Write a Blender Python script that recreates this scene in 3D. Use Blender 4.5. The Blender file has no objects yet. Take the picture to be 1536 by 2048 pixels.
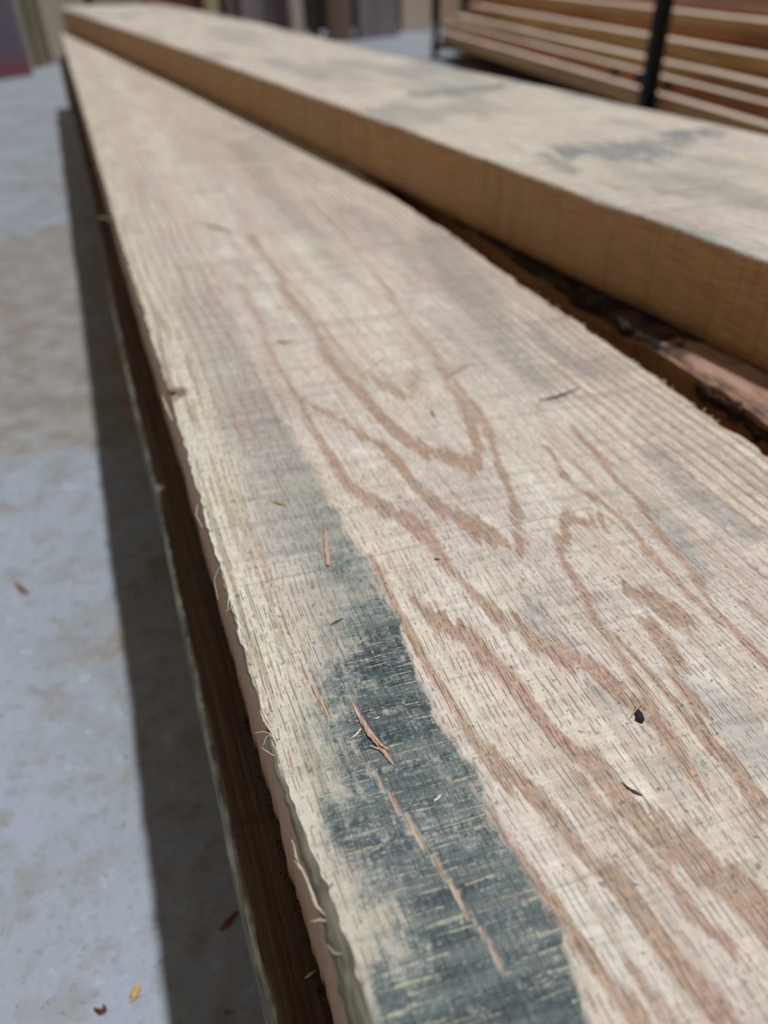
import bpy, bmesh, math, random
import numpy as np
from mathutils import Vector, Matrix
random.seed(7); RNG = np.random.default_rng(7)
# ---------------------------------------------------------------- camera
F_PX = 1540.0; PITCH = math.atan((1024 + 98) / F_PX); CAM_H = 0.378
cd = bpy.data.cameras.new('camera'); cam = bpy.data.objects.new('camera', cd)
bpy.context.collection.objects.link(cam); bpy.context.scene.camera = cam
cd.sensor_fit = 'VERTICAL'; cd.sensor_height = 36; cd.sensor_width = 27
cd.lens = F_PX / 2048 * 36; cd.clip_start = 0.01
cam.location = (0, 0, CAM_H); cam.rotation_euler = (math.pi / 2 - PITCH, 0, 0)
cd.dof.use_dof = True; cd.dof.focus_distance = 0.232; cd.dof.aperture_fstop = 7.5
# ---------------------------------------------------------------- world, sun, exposure
sc = bpy.context.scene
sc.view_settings.view_transform = 'Standard'; sc.view_settings.look = 'None'
sc.view_settings.gamma = 1; sc.view_settings.use_curve_mapping = False
sc.view_settings.exposure = 0.0
W = bpy.data.worlds.new('world'); sc.world = W; W.use_nodes = True
bgn = W.node_tree.nodes['Background']; bgn.inputs[0].default_value = (1.0, 0.87, 0.74, 1); bgn.inputs[1].default_value = 0.20
AZ_A = math.radians(-20.066)
DA = np.array([math.sin(AZ_A), math.cos(AZ_A)]); NA = np.array([math.cos(AZ_A), -math.sin(AZ_A)])
sd = bpy.data.lights.new('skylight_sun', 'SUN'); sd.energy = 2.95; sd.angle = math.radians(2.2); sd.color = (0.945, 0.975, 1.0)
so = bpy.data.objects.new('skylight_sun', sd); bpy.context.collection.objects.link(so)
EL = math.radians(74)
sdir = Vector((NA[0] * math.cos(EL), NA[1] * math.cos(EL), math.sin(EL)))
so.rotation_euler = sdir.to_track_quat('Z', 'Y').to_euler(); so.location = (2, 1, 4)

# ---------------------------------------------------------------- helpers
H = 0.18; ZA = CAM_H - H                     # top of the near plank
TH = 0.3 * H                                 # plank thickness
AZ_B = math.radians(-27.5265)

def ray(x, y):
    X = (x - 768) / F_PX; Y = -(y - 1024) / F_PX
    return np.array([X, math.cos(PITCH) + Y * math.sin(PITCH), -math.sin(PITCH) + Y * math.cos(PITCH)])
def at(x, y, z):
    """point of the horizontal plane at world height z seen at a photo pixel"""
    r = ray(x, y); return r * ((z - CAM_H) / r[2]) + np.array([0, 0, CAM_H])
def loc_of(P, az):
    """world -> (lateral, along) of a plank direction"""
    return P[0] * math.cos(az) - P[1] * math.sin(az), P[0] * math.sin(az) + P[1] * math.cos(az)
def wld(v, u, az):
    return v * math.cos(az) + u * math.sin(az), -v * math.sin(az) + u * math.cos(az)
def sstep(a, b, x):
    t = np.clip((x - a) / (b - a), 0, 1); return t * t * (3 - 2 * t)

_tabs = {}
def vnoise(x, y, seed=0):
    """value noise, 0..1"""
    if seed not in _tabs: _tabs[seed] = np.random.default_rng(seed + 100).random((256, 256))
    T = _tabs[seed]; x = np.asarray(x, float); y = np.asarray(y, float) + 0 * x; x = x + 0 * y
    xi = np.floor(x).astype(int); yi = np.floor(y).astype(int); fx = x - xi; fy = y - yi
    fx = fx * fx * (3 - 2 * fx); fy = fy * fy * (3 - 2 * fy)
    a = T[xi & 255, yi & 255]; b = T[(xi + 1) & 255, yi & 255]; c = T[xi & 255, (yi + 1) & 255]; d = T[(xi + 1) & 255, (yi + 1) & 255]
    return (a * (1 - fx) + b * fx) * (1 - fy) + (c * (1 - fx) + d * fx) * fy
def fnoise(x, y, seed=0, o=3):
    s = 0; t = 0
    for k in range(o): s = s + vnoise(x * 2 ** k, y * 2 ** k, seed + k) / 2 ** k; t += 1 / 2 ** k
    return s / t

def polydist(PX, PY, pts):
    """signed distance (radius - distance) to a polyline of (x, y, radius)"""
    best = np.full(PX.shape, -9.0)
    for (x0, y0, r0), (x1, y1, r1) in zip(pts[:-1], pts[1:]):
        dx, dy = x1 - x0, y1 - y0; L = dx * dx + dy * dy + 1e-12
        t = np.clip(((PX - x0) * dx + (PY - y0) * dy) / L, 0, 1)
        d = np.hypot(PX - x0 - t * dx, PY - y0 - t * dy)
        best = np.maximum(best, r0 + (r1 - r0) * t - d)
    return best
def trace(PX, PY, lines, z, az, soft=0.0012, m_per=1.0, warp=0.0):
    """mask of polylines given in photo pixels (x, y, half width in mm) projected on height z"""
    if warp:
        PY = PY + (vnoise(PX * 800, PY * 14, 11) - .5) * warp * 3.5
        PX = PX + (fnoise(PX * 90, PY * 45, 3) - .5) * warp; PY = PY + (fnoise(PX * 70, PY * 40, 9) - .5) * warp * 2
    m = np.zeros(PX.shape)
    for ln in lines:
        s = 1.0
        if isinstance(ln, tuple) and isinstance(ln[0], (int, float)) and isinstance(ln[1], list): s, ln = ln
        pts = []
        for (x, y, r) in ln:
            v, u = loc_of(at(x, y, z), az); pts.append((v, u, r * 0.001 * m_per))
        xs = [p[0] for p in pts]; ys = [p[1] for p in pts]; R = max(p[2] for p in pts) + soft * 3
        sel = (PX > min(xs) - R) & (PX < max(xs) + R) & (PY > min(ys) - R) & (PY < max(ys) + R)
        if not sel.any(): continue
        d = polydist(PX[sel], PY[sel], pts)
        m[sel] = np.maximum(m[sel], s * sstep(-soft, soft, d))
    return m

def link(o, parent=None):
    bpy.context.collection.objects.link(o)
    if parent: o.parent = parent
    return o
def mesh_obj(name, verts, faces, mats, parent=None, smooth=False, midx=None, attrs=None):
    me = bpy.data.meshes.new(name)
    if isinstance(faces, np.ndarray) and faces.ndim == 2:
        n = len(faces); k = faces.shape[1]
        me.vertices.add(len(verts)); me.vertices.foreach_set('co', np.asarray(verts, np.float32).ravel())
        me.loops.add(n * k); me.loops.foreach_set('vertex_index', faces.astype(np.int32).ravel())
        me.polygons.add(n); me.polygons.foreach_set('loop_start', np.arange(0, n * k, k, dtype=np.int32))
        me.polygons.foreach_set('loop_total', np.full(n, k, np.int32)); me.update(calc_edges=True)
    else:
        me.from_pydata([tuple(v) for v in verts], [], [tuple(f) for f in faces])
    for m in (mats if isinstance(mats, (list, tuple)) else [mats]): me.materials.append(m)
    if midx is not None: me.polygons.foreach_set('material_index', np.asarray(midx, np.int32))
    if smooth is not False:
        me.polygons.foreach_set('use_smooth', np.full(len(me.polygons), True) if smooth is True else np.asarray(smooth, bool))
    if attrs:
        for an, col in attrs.items():
            a = me.color_attributes.new(an, 'FLOAT_COLOR', 'POINT'); a.data.foreach_set('color', np.asarray(col, np.float32).ravel())
    me.validate(); me.update()
    return link(bpy.data.objects.new(name, me), parent)
def tag(o, label, cat, group=None):
    o['label'] = label; o['category'] = cat
    if group: o['group'] = group
    return o
def struct(o): o['kind'] = 'structure'; return o
def empty(name, loc, rz=0):
    o = bpy.data.objects.new(name, None); o.empty_display_size = .05; link(o); o.location = loc; o.rotation_euler = (0, 0, rz); return o

# node helper -------------------------------------------------------------
class NT:
    def __init__(s, name, rough=.7):
        s.m = bpy.data.materials.new(name); s.m.use_nodes = True; s.t = s.m.node_tree
        s.b = s.t.nodes['Principled BSDF']; s.b.inputs['Roughness'].default_value = rough; s.b.inputs['Specular IOR Level'].default_value = .3
    def n(s, typ, **k):
        o = s.t.nodes.new(typ)
        for a, v in k.items(): setattr(o, a, v)
        return o
    def put(s, sock, v):
        if v is None: return
        if hasattr(v, 'is_output') or isinstance(v, bpy.types.NodeSocket): s.t.links.new(v, sock)
        elif isinstance(v, (tuple, list)) and len(v) == 3 and sock.type == 'RGBA': sock.default_value = (*v, 1)
        else: sock.default_value = v
    def coord(s, kind='Object'): return s.n('ShaderNodeTexCoord').outputs[kind]
    def mapv(s, vec, scale=(1, 1, 1), loc=(0, 0, 0), rot=(0, 0, 0)):
        o = s.n('ShaderNodeMapping'); s.put(o.inputs['Vector'], vec); o.inputs['Scale'].default_value = scale
        o.inputs['Location'].default_value = loc; o.inputs['Rotation'].default_value = rot; return o.outputs[0]
    def noise(s, vec, scale, detail=2, rough=.5, loc=(0, 0, 0), dist=0):
        if isinstance(scale, tuple): vec = s.mapv(vec, scale, loc); scale = 1
        o = s.n('ShaderNodeTexNoise'); s.put(o.inputs['Vector'], vec); o.inputs['Scale'].default_value = scale
        o.inputs['Detail'].default_value = detail; o.inputs['Roughness'].default_value = rough; o.inputs['Distortion'].default_value = dist
        return o.outputs['Fac']
    def mth(s, op, a, b=None, c=None, clamp=False):
        o = s.n('ShaderNodeMath', operation=op, use_clamp=clamp); s.put(o.inputs[0], a); s.put(o.inputs[1], b)
        if c is not None: s.put(o.inputs[2], c)
        return o.outputs[0]
    def ss(s, v, a, b, lo=0., hi=1.):
        o = s.n('ShaderNodeMapRange', interpolation_type='SMOOTHSTEP'); s.put(o.inputs['Value'], v)
        o.inputs['From Min'].default_value = a; o.inputs['From Max'].default_value = b
        o.inputs['To Min'].default_value = lo; o.inputs['To Max'].default_value = hi; return o.outputs[0]
    def mix(s, f, a, b, mode='MIX'):
        o = s.n('ShaderNodeMix', data_type='RGBA', blend_type=mode); s.put(o.inputs['Factor'], f); s.put(o.inputs['A'], a); s.put(o.inputs['B'], b)
        return [q for q in o.outputs if q.type == 'RGBA'][0]
    def attr(s, name):
        o = s.n('ShaderNodeAttribute', attribute_name=name); sp = s.n('ShaderNodeSeparateColor'); s.t.links.new(o.outputs['Color'], sp.inputs[0]); return sp.outputs
    def bump(s, h, dist=.0005, strength=.6, normal=None):
        o = s.n('ShaderNodeBump'); o.inputs['Strength'].default_value = strength; o.inputs['Distance'].default_value = dist
        s.put(o.inputs['Height'], h); s.put(o.inputs['Normal'], normal); s.t.links.new(o.outputs[0], s.b.inputs['Normal']); return o.outputs[0]
    def col(s, c): s.put(s.b.inputs['Base Color'], c); return s.m
def rgb(r, g, b):
    f = lambda c: (c / 255 / 12.92) if c / 255 <= .04045 else ((c / 255 + .055) / 1.055) ** 2.4
    return (f(r), f(g), f(b))

# ---------------------------------------------------------------- materials
def mat_sawn_top(gain=1.0, near=True):
    m = NT('sawn_oak_face', .62); P = m.coord()
    b1 = m.attr('marks'); b2 = m.attr('marks_b')
    brown, stain, grey = b1[0], b1[1], b1[2]; pale, tear, chip = b2[0], b2[1], b2[2]
    mul, add = (lambda a, b: m.mth('MULTIPLY', a, b)), (lambda a, b: m.mth('ADD', a, b))
    sub = lambda a, b: m.mth('SUBTRACT', a, b)
    fib = m.noise(P, (1300, 70, 1), 2, .6); fib2 = m.noise(P, (420, 14, 1), 2, .55, (3, 1, 0)); fib3 = m.noise(P, (170, 7, 1), 2, .55, (9, 1, 0))
    cross = m.noise(m.mapv(P, rot=(0, 0, math.radians(3))), (60, 900, 1), 2, .6); cross2 = m.noise(m.mapv(P, rot=(0, 0, math.radians(5))), (7, 190, 1), 2, .55)
    fine = m.noise(P, (1500, 1300, 1), 2, .7); mid = m.noise(P, (520, 330, 1), 3, .65, (2, 6, 0)); big = m.noise(P, (18, 7, 1), 3, .55); big2 = m.noise(P, (45, 20, 1), 2, .5, (5, 2, 0))
    band = m.noise(P, (5, 60, 1), 1, .5, (1, 8, 0))
    sx = m.n('ShaderNodeSeparateXYZ'); m.put(sx.inputs[0], P); X, Y = sx.outputs[0], sx.outputs[1]
    warp = mul(sub(m.noise(P, (12, 6, 1), 1, .5), .5), .02)
    def dashes(cols, rows, width, gate, seed):
        """thin broken lines along the grain: one per column, cut up by noise"""
        q = mul(add(add(X, warp), seed * .013), cols); ci = m.mth('FLOOR', q); fr = m.mth('FRACT', q)
        ln = m.ss(m.mth('ABSOLUTE', sub(fr, add(.5, mul(sub(m.noise(P, (90, 60, 1), 1), .5), .6)))), width, width * .35)
        cv = m.n('ShaderNodeCombineXYZ'); m.put(cv.inputs[0], mul(ci, 3.731)); m.put(cv.inputs[1], add(mul(Y, rows), mul(ci, 7.13))); m.put(cv.inputs[2], seed * 5.0)
        g = m.noise(cv.outputs[0], 1.0, 1, .5); return mul(ln, m.ss(g, gate, gate + .06))
    # cream ground, pinkish or greyish by place
    c = m.mix(m.ss(big, .35, .65), rgb(226, 213, 195), rgb(214, 199, 190))
    c = m.mix(m.ss(big2, .5, .72), c, rgb(232, 222, 209))
    c = m.mix(mul(m.ss(fib3, .48, .66), .42), c, rgb(190, 168, 148))
    c = m.mix(mul(m.ss(fib2, .48, .66), .40), c, rgb(186, 164, 144))
    c = m.mix(mul(m.ss(band, .45, .7), .25), c, rgb(180, 172, 160))
    c = m.mix(mul(m.mth('MINIMUM', grey, 1.0), m.ss(add(add(mul(cross2, .5), mul(mid, .7)), mul(grey, .26)), .46, .80)), c, rgb(140, 142, 142))
    # brown latewood with streaks
    jit = add(mul(sub(fib2, .5), 1.0), add(mul(sub(fine, .5), .8), mul(sub(mid, .5), .9)))
    bf = m.ss(add(brown, mul(jit, .75)), .18, .72)
    bc = m.mix(m.ss(big2, .4, .62), rgb(188, 152, 130), rgb(182, 152, 126))
    bc = m.mix(mul(m.ss(fib, .5, .68), .55), bc, rgb(146, 106, 82))
    bc = m.mix(mul(m.ss(fib, .46, .3), .55), bc, rgb(212, 190, 168))
    bc = m.mix(mul(m.ss(mid, .52, .68), .35), bc, rgb(206, 184, 164))
    c = m.mix(mul(bf, .86), c, bc)
    # yellow white worn edge
    pf = mul(pale, m.ss(add(cross2, mul(mid, .7)), .62, 1.0, .25, .9))
    c = m.mix(pf, c, rgb(222, 216, 194))
    c = m.mix(mul(pale, mul(m.ss(fib2, .50, .60), .6)), c, rgb(160, 142, 112))
    # blue green stain, broken by the saw marks
    jn = add(add(mul(sub(cross, .5), .9), mul(sub(cross2, .5), .5)), add(mul(sub(mid, .5), 1.3), add(mul(sub(fine, .5), .8), mul(sub(fib2, .5), .5))))
    sn = add(add(stain, jn), mul(sub(m.noise(P, (40, 55, 1), 3, .6, (8, 8, 0)), .55), 1.3))
    sf = mul(m.ss(sn, .20, .78), m.ss(stain, .03, .16))
    scol = m.mix(m.ss(cross2, .38, .62), rgb(32, 56, 62), rgb(74, 98, 102))
    scol = m.mix(m.ss(sn, .95, .45), scol, rgb(122, 136, 136))  # weaker stain goes paler; its bluish gloss is painted into this colour
    c = m.mix(mul(m.ss(stain, .05, .5), .35), c, rgb(150, 150, 138))
    c = m.mix(mul(sf, .95), c, scol)
    cut = m.ss(stain, .05, .3)
    c = m.mix(mul(mul(cut, m.ss(add(cross, mul(sub(mid, .5), .4)), .57, .68)), .75), c, rgb(186, 182, 156))
    # torn reddish slivers
    c = m.mix(mul(m.ss(add(tear, mul(sub(fine, .5), 1.2)), .35, .75), .85), c, m.mix(m.ss(fib, .4, .6), rgb(158, 120, 94), rgb(208, 180, 152)))
    c = m.mix(m.ss(chip, .3, .7), c, rgb(142, 124, 104))
    # pores: short dark dashes along the grain
    # plaid of saw marks across the grain
    c = m.mix(mul(m.ss(add(cross2, mul(sub(mid, .5), .3)), .50, .66), .26), c, rgb(150, 138, 124))
    yl = add(Y, mul(sub(m.noise(P, (22, 3, 1), 1), .5), .005))
    for y0, xa, xb, kk in ((.2072, .02, .175, .6), (.216, .02, .12, .4), (.360, .02, .07, .5), (.076, .065, .17, .24), (.0835, .10, .2, .15), (.302, .04, .2, .3), (.148, .1, .22, .3), (.101, .02, .055, .5), (.455, .05, .25, .3), (.255, .12, .24, .3)):
        lm = mul(m.ss(m.mth('ABSOLUTE', sub(yl, y0)), .00032, .00010), mul(m.ss(X, xa, xa + .01), m.ss(X, xb, xb - .03)))
        c = m.mix(mul(lm, kk), c, rgb(92, 84, 74))
    d1 = dashes(520, 150, .11, .48, 1.0); d2 = dashes(980, 240, .16, .55, 2.0); d3 = dashes(1700, 190, .24, .46, 3.0)
    pl = mul(m.mth('MAXIMUM', d1, mul(d2, .5)), sub(1.0, m.ss(stain, .1, .6, 0, .6)))
    c = m.mix(mul(pl, .50), c, m.mix(bf, rgb(120, 106, 96), rgb(104, 70, 52)))
    c = m.mix(mul(mul(d3, bf), .6), c, rgb(116, 78, 58))
    # grime speckles
    sp = m.noise(P, 420, 1, .5); c = m.mix(mul(m.ss(sp, .68, .74), .6), c, rgb(90, 92, 100))
    gd = m.mth('MULTIPLY', m.ss(fine, .56, .70), m.ss(m.noise(P, (60, 60, 1), 2), .42, .68)); c = m.mix(mul(gd, .6), c, rgb(116, 116, 118))
    # overall unevenness of the sawn surface colour
    var = add(add(mul(sub(fine, .5), .45), mul(sub(cross, .5), .40)), add(mul(sub(mid, .5), .45), mul(sub(fib, .5), .30)))
    vv = m.n('ShaderNodeCombineColor')
    for k in range(3): m.put(vv.inputs[k], add(.97, var))
    c = m.mix(1.0, c, vv.outputs[0], 'MULTIPLY')
    hs = m.n('ShaderNodeHueSaturation'); m.put(hs.inputs['Color'], c); hs.inputs['Value'].default_value = gain; hs.inputs["Saturation"].default_value = .92; m.col(hs.outputs[0])
    h = add(add(mul(fib, .5), mul(cross, 1.1)), mul(cross2, .9))
    h = sub(h, mul(m.mth('MAXIMUM', d1, d2), .6)); h = add(h, add(mul(fine, .6), mul(mid, .9)))
    m.bump(h, .00035, 1.0)
    m.put(m.b.inputs['Roughness'], m.ss(stain, .2, .9, .62, .40))
    return m.m

def mat_side(name, c1, c2, c3, sc=(500, 12, 500), rough=.75, marks=0.0):
    """sawn edge or plain timber: streaks along local y, faint saw marks across"""
    m = NT(name, rough); P = m.coord()
    f = m.noise(P, sc, 3, .6); g = m.noise(P, (9, 5, 9), 2); x = m.noise(P, (12, 160, 6), 2)
    c = m.mix(m.ss(f, .35, .68), c1, c2); c = m.mix(m.ss(g, .45, .75), c, c3)
    if marks: c = m.mix(m.mth('MULTIPLY', m.ss(x, .55, .7), marks), c, tuple(q * .45 for q in c1))
    m.col(c); m.bump(m.mth('ADD', f, x), .0004, .6); return m.m

M = {}
M['A_top'] = mat_sawn_top()
M['A_side'] = mat_side('planed_pink_edge', rgb(200, 168, 146), rgb(182, 148, 124), rgb(208, 178, 154), (900, 30, 900))
M['B_side'] = mat_side('brown_sawn_edge', rgb(184, 146, 104), rgb(160, 122, 84), rgb(172, 138, 100), (140, 40, 500), marks=.45)
M['C_side'] = mat_side('brown_rough_edge', rgb(150, 112, 76), rgb(124, 90, 60), rgb(140, 100, 66), (140, 30, 300), marks=.6)
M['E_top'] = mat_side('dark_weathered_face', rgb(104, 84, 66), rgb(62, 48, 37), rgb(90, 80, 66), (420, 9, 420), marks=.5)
M['rim'] = mat_side('greenish_waney_rim', rgb(124, 120, 104), rgb(86, 84, 74), rgb(84, 98, 96), (700, 60, 700))
M['bearer'] = mat_side('bearer_timber', rgb(150, 128, 100), rgb(112, 92, 70), rgb(128, 108, 84), (20, 300, 300))
M['splinter'] = mat_side('splinter_wood', rgb(214, 182, 158), rgb(160, 120, 98), rgb(202, 168, 144), (2600, 120, 2600))
M['fibre'] = mat_side('pale_fibre', rgb(208, 198, 174), rgb(186, 172, 146), rgb(218, 210, 190), (3000, 150, 3000))

def mat_bark():
    m = NT('dark_bark', .9); P = m.coord(); f = m.noise(P, (300, 90, 300), 4, .7)
    m.col(m.mix(m.ss(f, .4, .65), rgb(34, 26, 22), rgb(86, 66, 52))); m.bump(f, .002, 1); return m.m
M['bark'] = mat_bark()
def mat_ledge():
    m = NT('torn_pink_wood', .7); P = m.coord(); f = m.noise(P, (500, 40, 300), 3, .6); g = m.noise(P, (60, 50, 60), 3)
    c = m.mix(m.ss(f, .35, .65), rgb(192, 156, 136), rgb(148, 112, 94)); c = m.mix(m.mth('MULTIPLY', m.ss(g, .56, .66), .6), c, rgb(96, 92, 96))
    sx = m.n('ShaderNodeSeparateXYZ'); m.put(sx.inputs[0], P); c = m.mix(m.ss(m.mth('ADD', sx.outputs[1], m.mth('MULTIPLY', m.mth('SUBTRACT', g, .5), .08)), .318, .332), c, m.mix(m.ss(g, .45, .6), rgb(30, 25, 24), rgb(78, 58, 46)))
    m.col(c); m.bump(f, .001, .8); return m.m
M['ledge'] = mat_ledge()

# ---------------------------------------------------------------- floor
def lin(a, b, n): return np.linspace(a, b, n)
def grid_mesh(name, xs, ys, zf, mat, attrs_f=None, smooth=True):
    X, Y = np.meshgrid(xs, ys); Z = zf(X, Y); nx, ny = len(xs), len(ys)
    V = np.stack([X.ravel(), Y.ravel(), Z.ravel()], 1)
    i = np.arange(nx * ny).reshape(ny, nx)
    F = np.stack([i[:-1, :-1].ravel(), i[:-1, 1:].ravel(), i[1:, 1:].ravel(), i[1:, :-1].ravel()], 1)
    return mesh_obj(name, V, F, mat, smooth=smooth, attrs=attrs_f(X.ravel(), Y.ravel()) if attrs_f else None)

def mat_floor():
    m = NT('polished_concrete', .38); P = m.coord(); a = m.attr('marks')
    n1 = m.noise(P, (9, 9, 9), 4, .6); n2 = m.noise(P, (60, 60, 60), 4, .65); n3 = m.noise(P, 420, 2, .6); n4 = m.noise(P, (26, 26, 26), 3, .6, (4, 4, 0))
    c = m.mix(m.ss(n1, .35, .7), rgb(156, 165, 178), rgb(144, 149, 155))
    c = m.mix(m.mth('MULTIPLY', m.ss(n2, .5, .66), .5), c, rgb(128, 124, 120)); c = m.mix(m.mth('MULTIPLY', m.ss(n4, .52, .66), .45), c, rgb(138, 130, 122)); c = m.mix(m.mth('MULTIPLY', m.ss(m.noise(P, 190, 2, .6), .60, .72), .45), c, rgb(108, 104, 100))
    f = m.ss(m.mth('ADD', a[0], m.mth('MULTIPLY', m.mth('SUBTRACT', n4, .5), .7)), .25, .75)
    c = m.mix(m.mth('MULTIPLY', f, .85), c, m.mix(m.ss(n4, .4, .6), rgb(150, 145, 138), rgb(136, 127, 117)))
    c = m.mix(m.mth('MULTIPLY', m.ss(n2, .40, .33), .3), c, rgb(196, 206, 216))
    f2 = m.ss(m.mth('ADD', a[1], m.mth('MULTIPLY', m.mth('SUBTRACT', n2, .5), .9)), .35, .7); c = m.mix(m.mth('MULTIPLY', f2, .8), c, rgb(112, 92, 74))
    c = m.mix(m.mth('MULTIPLY', a[2], .9), c, rgb(170, 118, 60))
    c = m.mix(m.mth('MULTIPLY', m.ss(n3, .64, .72), .6), c, rgb(84, 78, 74))
    m.col(c); m.bump(n2, .0006, .25); m.put(m.b.inputs['Roughness'], m.ss(n2, .3, .7, .34, .55)); m.b.inputs['Specular IOR Level'].default_value = .5
    return m.m
M['floor'] = mat_floor()
FL_WARM = [[(-60, 700, 20), (60, 720, 40), (130, 740, 40), (230, 760, 30), (330, 780, 40)], [(-40, 830, 18), (60, 830, 26), (150, 830, 30), (250, 820, 30), (340, 830, 30)],
           [(20, 560, 30), (110, 600, 40), (220, 600, 30)], [(80, 480, 30), (160, 440, 30)], [(0, 620, 20), (60, 640, 26)],
           (.7, [(-20, 1125, 8), (40, 1120, 7), (85, 1118, 3)]), (.5, [(100, 1210, 4), (170, 1195, 6), (210, 1190, 5)]), (.45, [(60, 1420, 3), (85, 1395, 4), (140, 1410, 6), (250, 1420, 5)]),
           (.8, [(200, 1310, 8), (280, 1190, 10), (330, 1150, 14), (340, 1080, 10)]), (.7, [(260, 1440, 6), (330, 1340, 8), (360, 1260, 8)]), (.45, [(0, 1760, 8), (20, 1880, 10)]), (.5, [(30, 1690, 8), (90, 1640, 6)]),
           (.5, [(60, 330, 60), (130, 380, 60)]), (.4, [(60, 210, 60), (110, 235, 40)])]
FL_DARK = [(.8, [(28, 1165, 1.5), (50, 1185, 2.5), (70, 1182, 1)]), (.7, [(60, 1375, 1), (90, 1395, 2), (110, 1415, 1.5), (125, 1430, 2), (135, 1445, 1)]), (.8, [(160, 1405, 1.2), (170, 1406, 1.2)]),
           (.9, [(186, 2020, 1), (200, 2024, 1.6), (212, 2014, 1)]), (.8, [(315, 1996, 1), (319, 1998, 1)]), (.7, [(175, 1893, 1), (177, 1896, 1)]), (.8, [(455, 2026, 2), (470, 2022, 2)]),
           (.7, [(250, 1370, 3), (290, 1350, 2), (210, 1400, 1)]), (.6, [(255, 1180, 3), (275, 1160, 3)]), (.7, [(385, 1610, 2), (402, 1612, 2)]), (.6, [(0, 740, 6), (60, 760, 8), (100, 800, 5)])]
FL_ORANGE = [(.55, [(222, 690, 5), (232, 730, 6), (240, 750, 5)]), (.3, [(245, 770, 5), (255, 830, 5)])]
def floor_attrs(X, Y):
    n = len(X); A = np.zeros((n, 4)); A[:, 3] = 1
    sel = (X > -1.2) & (X < .4) & (Y > 0) & (Y < 2.6); x, y = X[sel], Y[sel]
    # traces are given in world frame (azimuth 0)
    y0 = at(150, 908, 0)[1]; y1 = at(150, 560, 0)[1]; wy = y + (fnoise(x * 14, y * 14, 15) - .5) * .05 + x * .0
    slab = .62 * sstep(y0 - .012, y0 + .012, wy) * sstep(y1 + .35, y1, wy) + .3 * sstep(y1 - .1, y1 + .1, wy)
    A[sel, 0] = trace(x, y, FL_WARM, 0, 0, .018, warp=.04); A[sel, 0] = np.maximum(A[sel, 0], slab); A[sel, 1] = trace(x, y, FL_DARK, 0, 0, .0015) * .8; A[sel, 2] = trace(x, y, FL_ORANGE, 0, 0, .004)
    return {'marks': A}
xs = np.unique(np.concatenate([lin(-6, -1.2, 13), lin(-1.2, -.35, 90), lin(-.35, .25, 260), lin(.25, 1.2, 40), lin(1.2, 6, 13)]))
ys = np.unique(np.concatenate([lin(-3, 0, 10), lin(0, .8, 300), lin(.8, 2.8, 160), lin(2.8, 8, 40)]))
struct(grid_mesh('floor', xs, ys, lambda X, Y: 0 * X, M['floor'], floor_attrs))

# ---------------------------------------------------------------- planks
def plank(name, az, ztop, us, nt, left, right, th, bev_l, bev_r, mats, attrs_f=None, ztf=None, side_rows=6, ledge=None, mid_lat=None):
    """closed plank: local x = lateral, y = along, z = up. left/right/bev are functions of u."""
    us = np.asarray(us, float); N = len(us); L = left(us); R = right(us); bl = bev_l(us); br = bev_r(us)
    cols = []; kinds = []                         # each column: (x, z) arrays over stations
    def add(x, z, k): cols.append((x + 0 * us, z + 0 * us)); kinds.append(k)
    s = (lin(0, 1, nt) if mid_lat is None else mid_lat)
    for t in s: add(L + bl + (R - br - L - bl) * t, 0 * us, 0)
    for q in (.3, .6, .85): a = q * math.pi / 2; add(R - br + br * math.sin(a), -br + br * math.cos(a), 1)
    for q in lin(0, 1, side_rows): add(R, -br - (th - br - .001) * q, 1)
    for q in lin(.02, .98, 4): add(R + (L - R) * q, -th, 1)
    for q in lin(0, 1, side_rows + 2): add(L + 0 * q, -(th - .001) + (th - .001 - bl) * q, 2)
    for q in (.15, .4, .7): a = (1 - q) * math.pi / 2; add(L + bl - bl * math.sin(a), -bl + bl * math.cos(a), 3)
    Mc = len(cols); X = np.stack([c[0] for c in cols], 1); Z = np.stack([c[1] for c in cols], 1); U = np.repeat(us[:, None], Mc, 1)
    K = np.repeat(np.array(kinds)[None, :], N, 0)
    if ztf is not None: X, Z = ztf(X, U, Z, K)
    V = np.stack([X.ravel(), U.ravel(), Z.ravel()], 1)
    i = np.arange(N * Mc).reshape(N, Mc); j = np.roll(i, -1, 1)
    F = np.stack([i[:-1].ravel(), j[:-1].ravel(), j[1:].ravel(), i[1:].ravel()], 1)
    kk = np.array(kinds); kn = np.roll(kk, -1)
    seg = np.where((kk == 0) & (kn == 0), 0, np.where((kk == 3) | (kn == 3), 3, np.where((kk == 2) & (kn == 2), 2, 1)))
    midx = np.repeat(seg[None, :], N - 1, 0).ravel()
    # caps
    c0 = len(V); V = np.vstack([V, [[X[0].mean(), us[0], -th / 2]], [[X[-1].mean(), us[-1], -th / 2]]])
    cap = []
    for k in range(0, Mc, 1):
        cap.append((i[0, (k + 1) % Mc], i[0, k], c0, c0)); cap.append((i[-1, k], i[-1, (k + 1) % Mc], c0 + 1, c0 + 1))
    me_faces = F
    caps = np.array(cap)
    o = _quads_tris(name, V, F, caps[:, :3], mats, midx, attrs_f)
    o.location = (0, 0, ztop); o.rotation_euler = (0, 0, -az)
    return o
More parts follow.
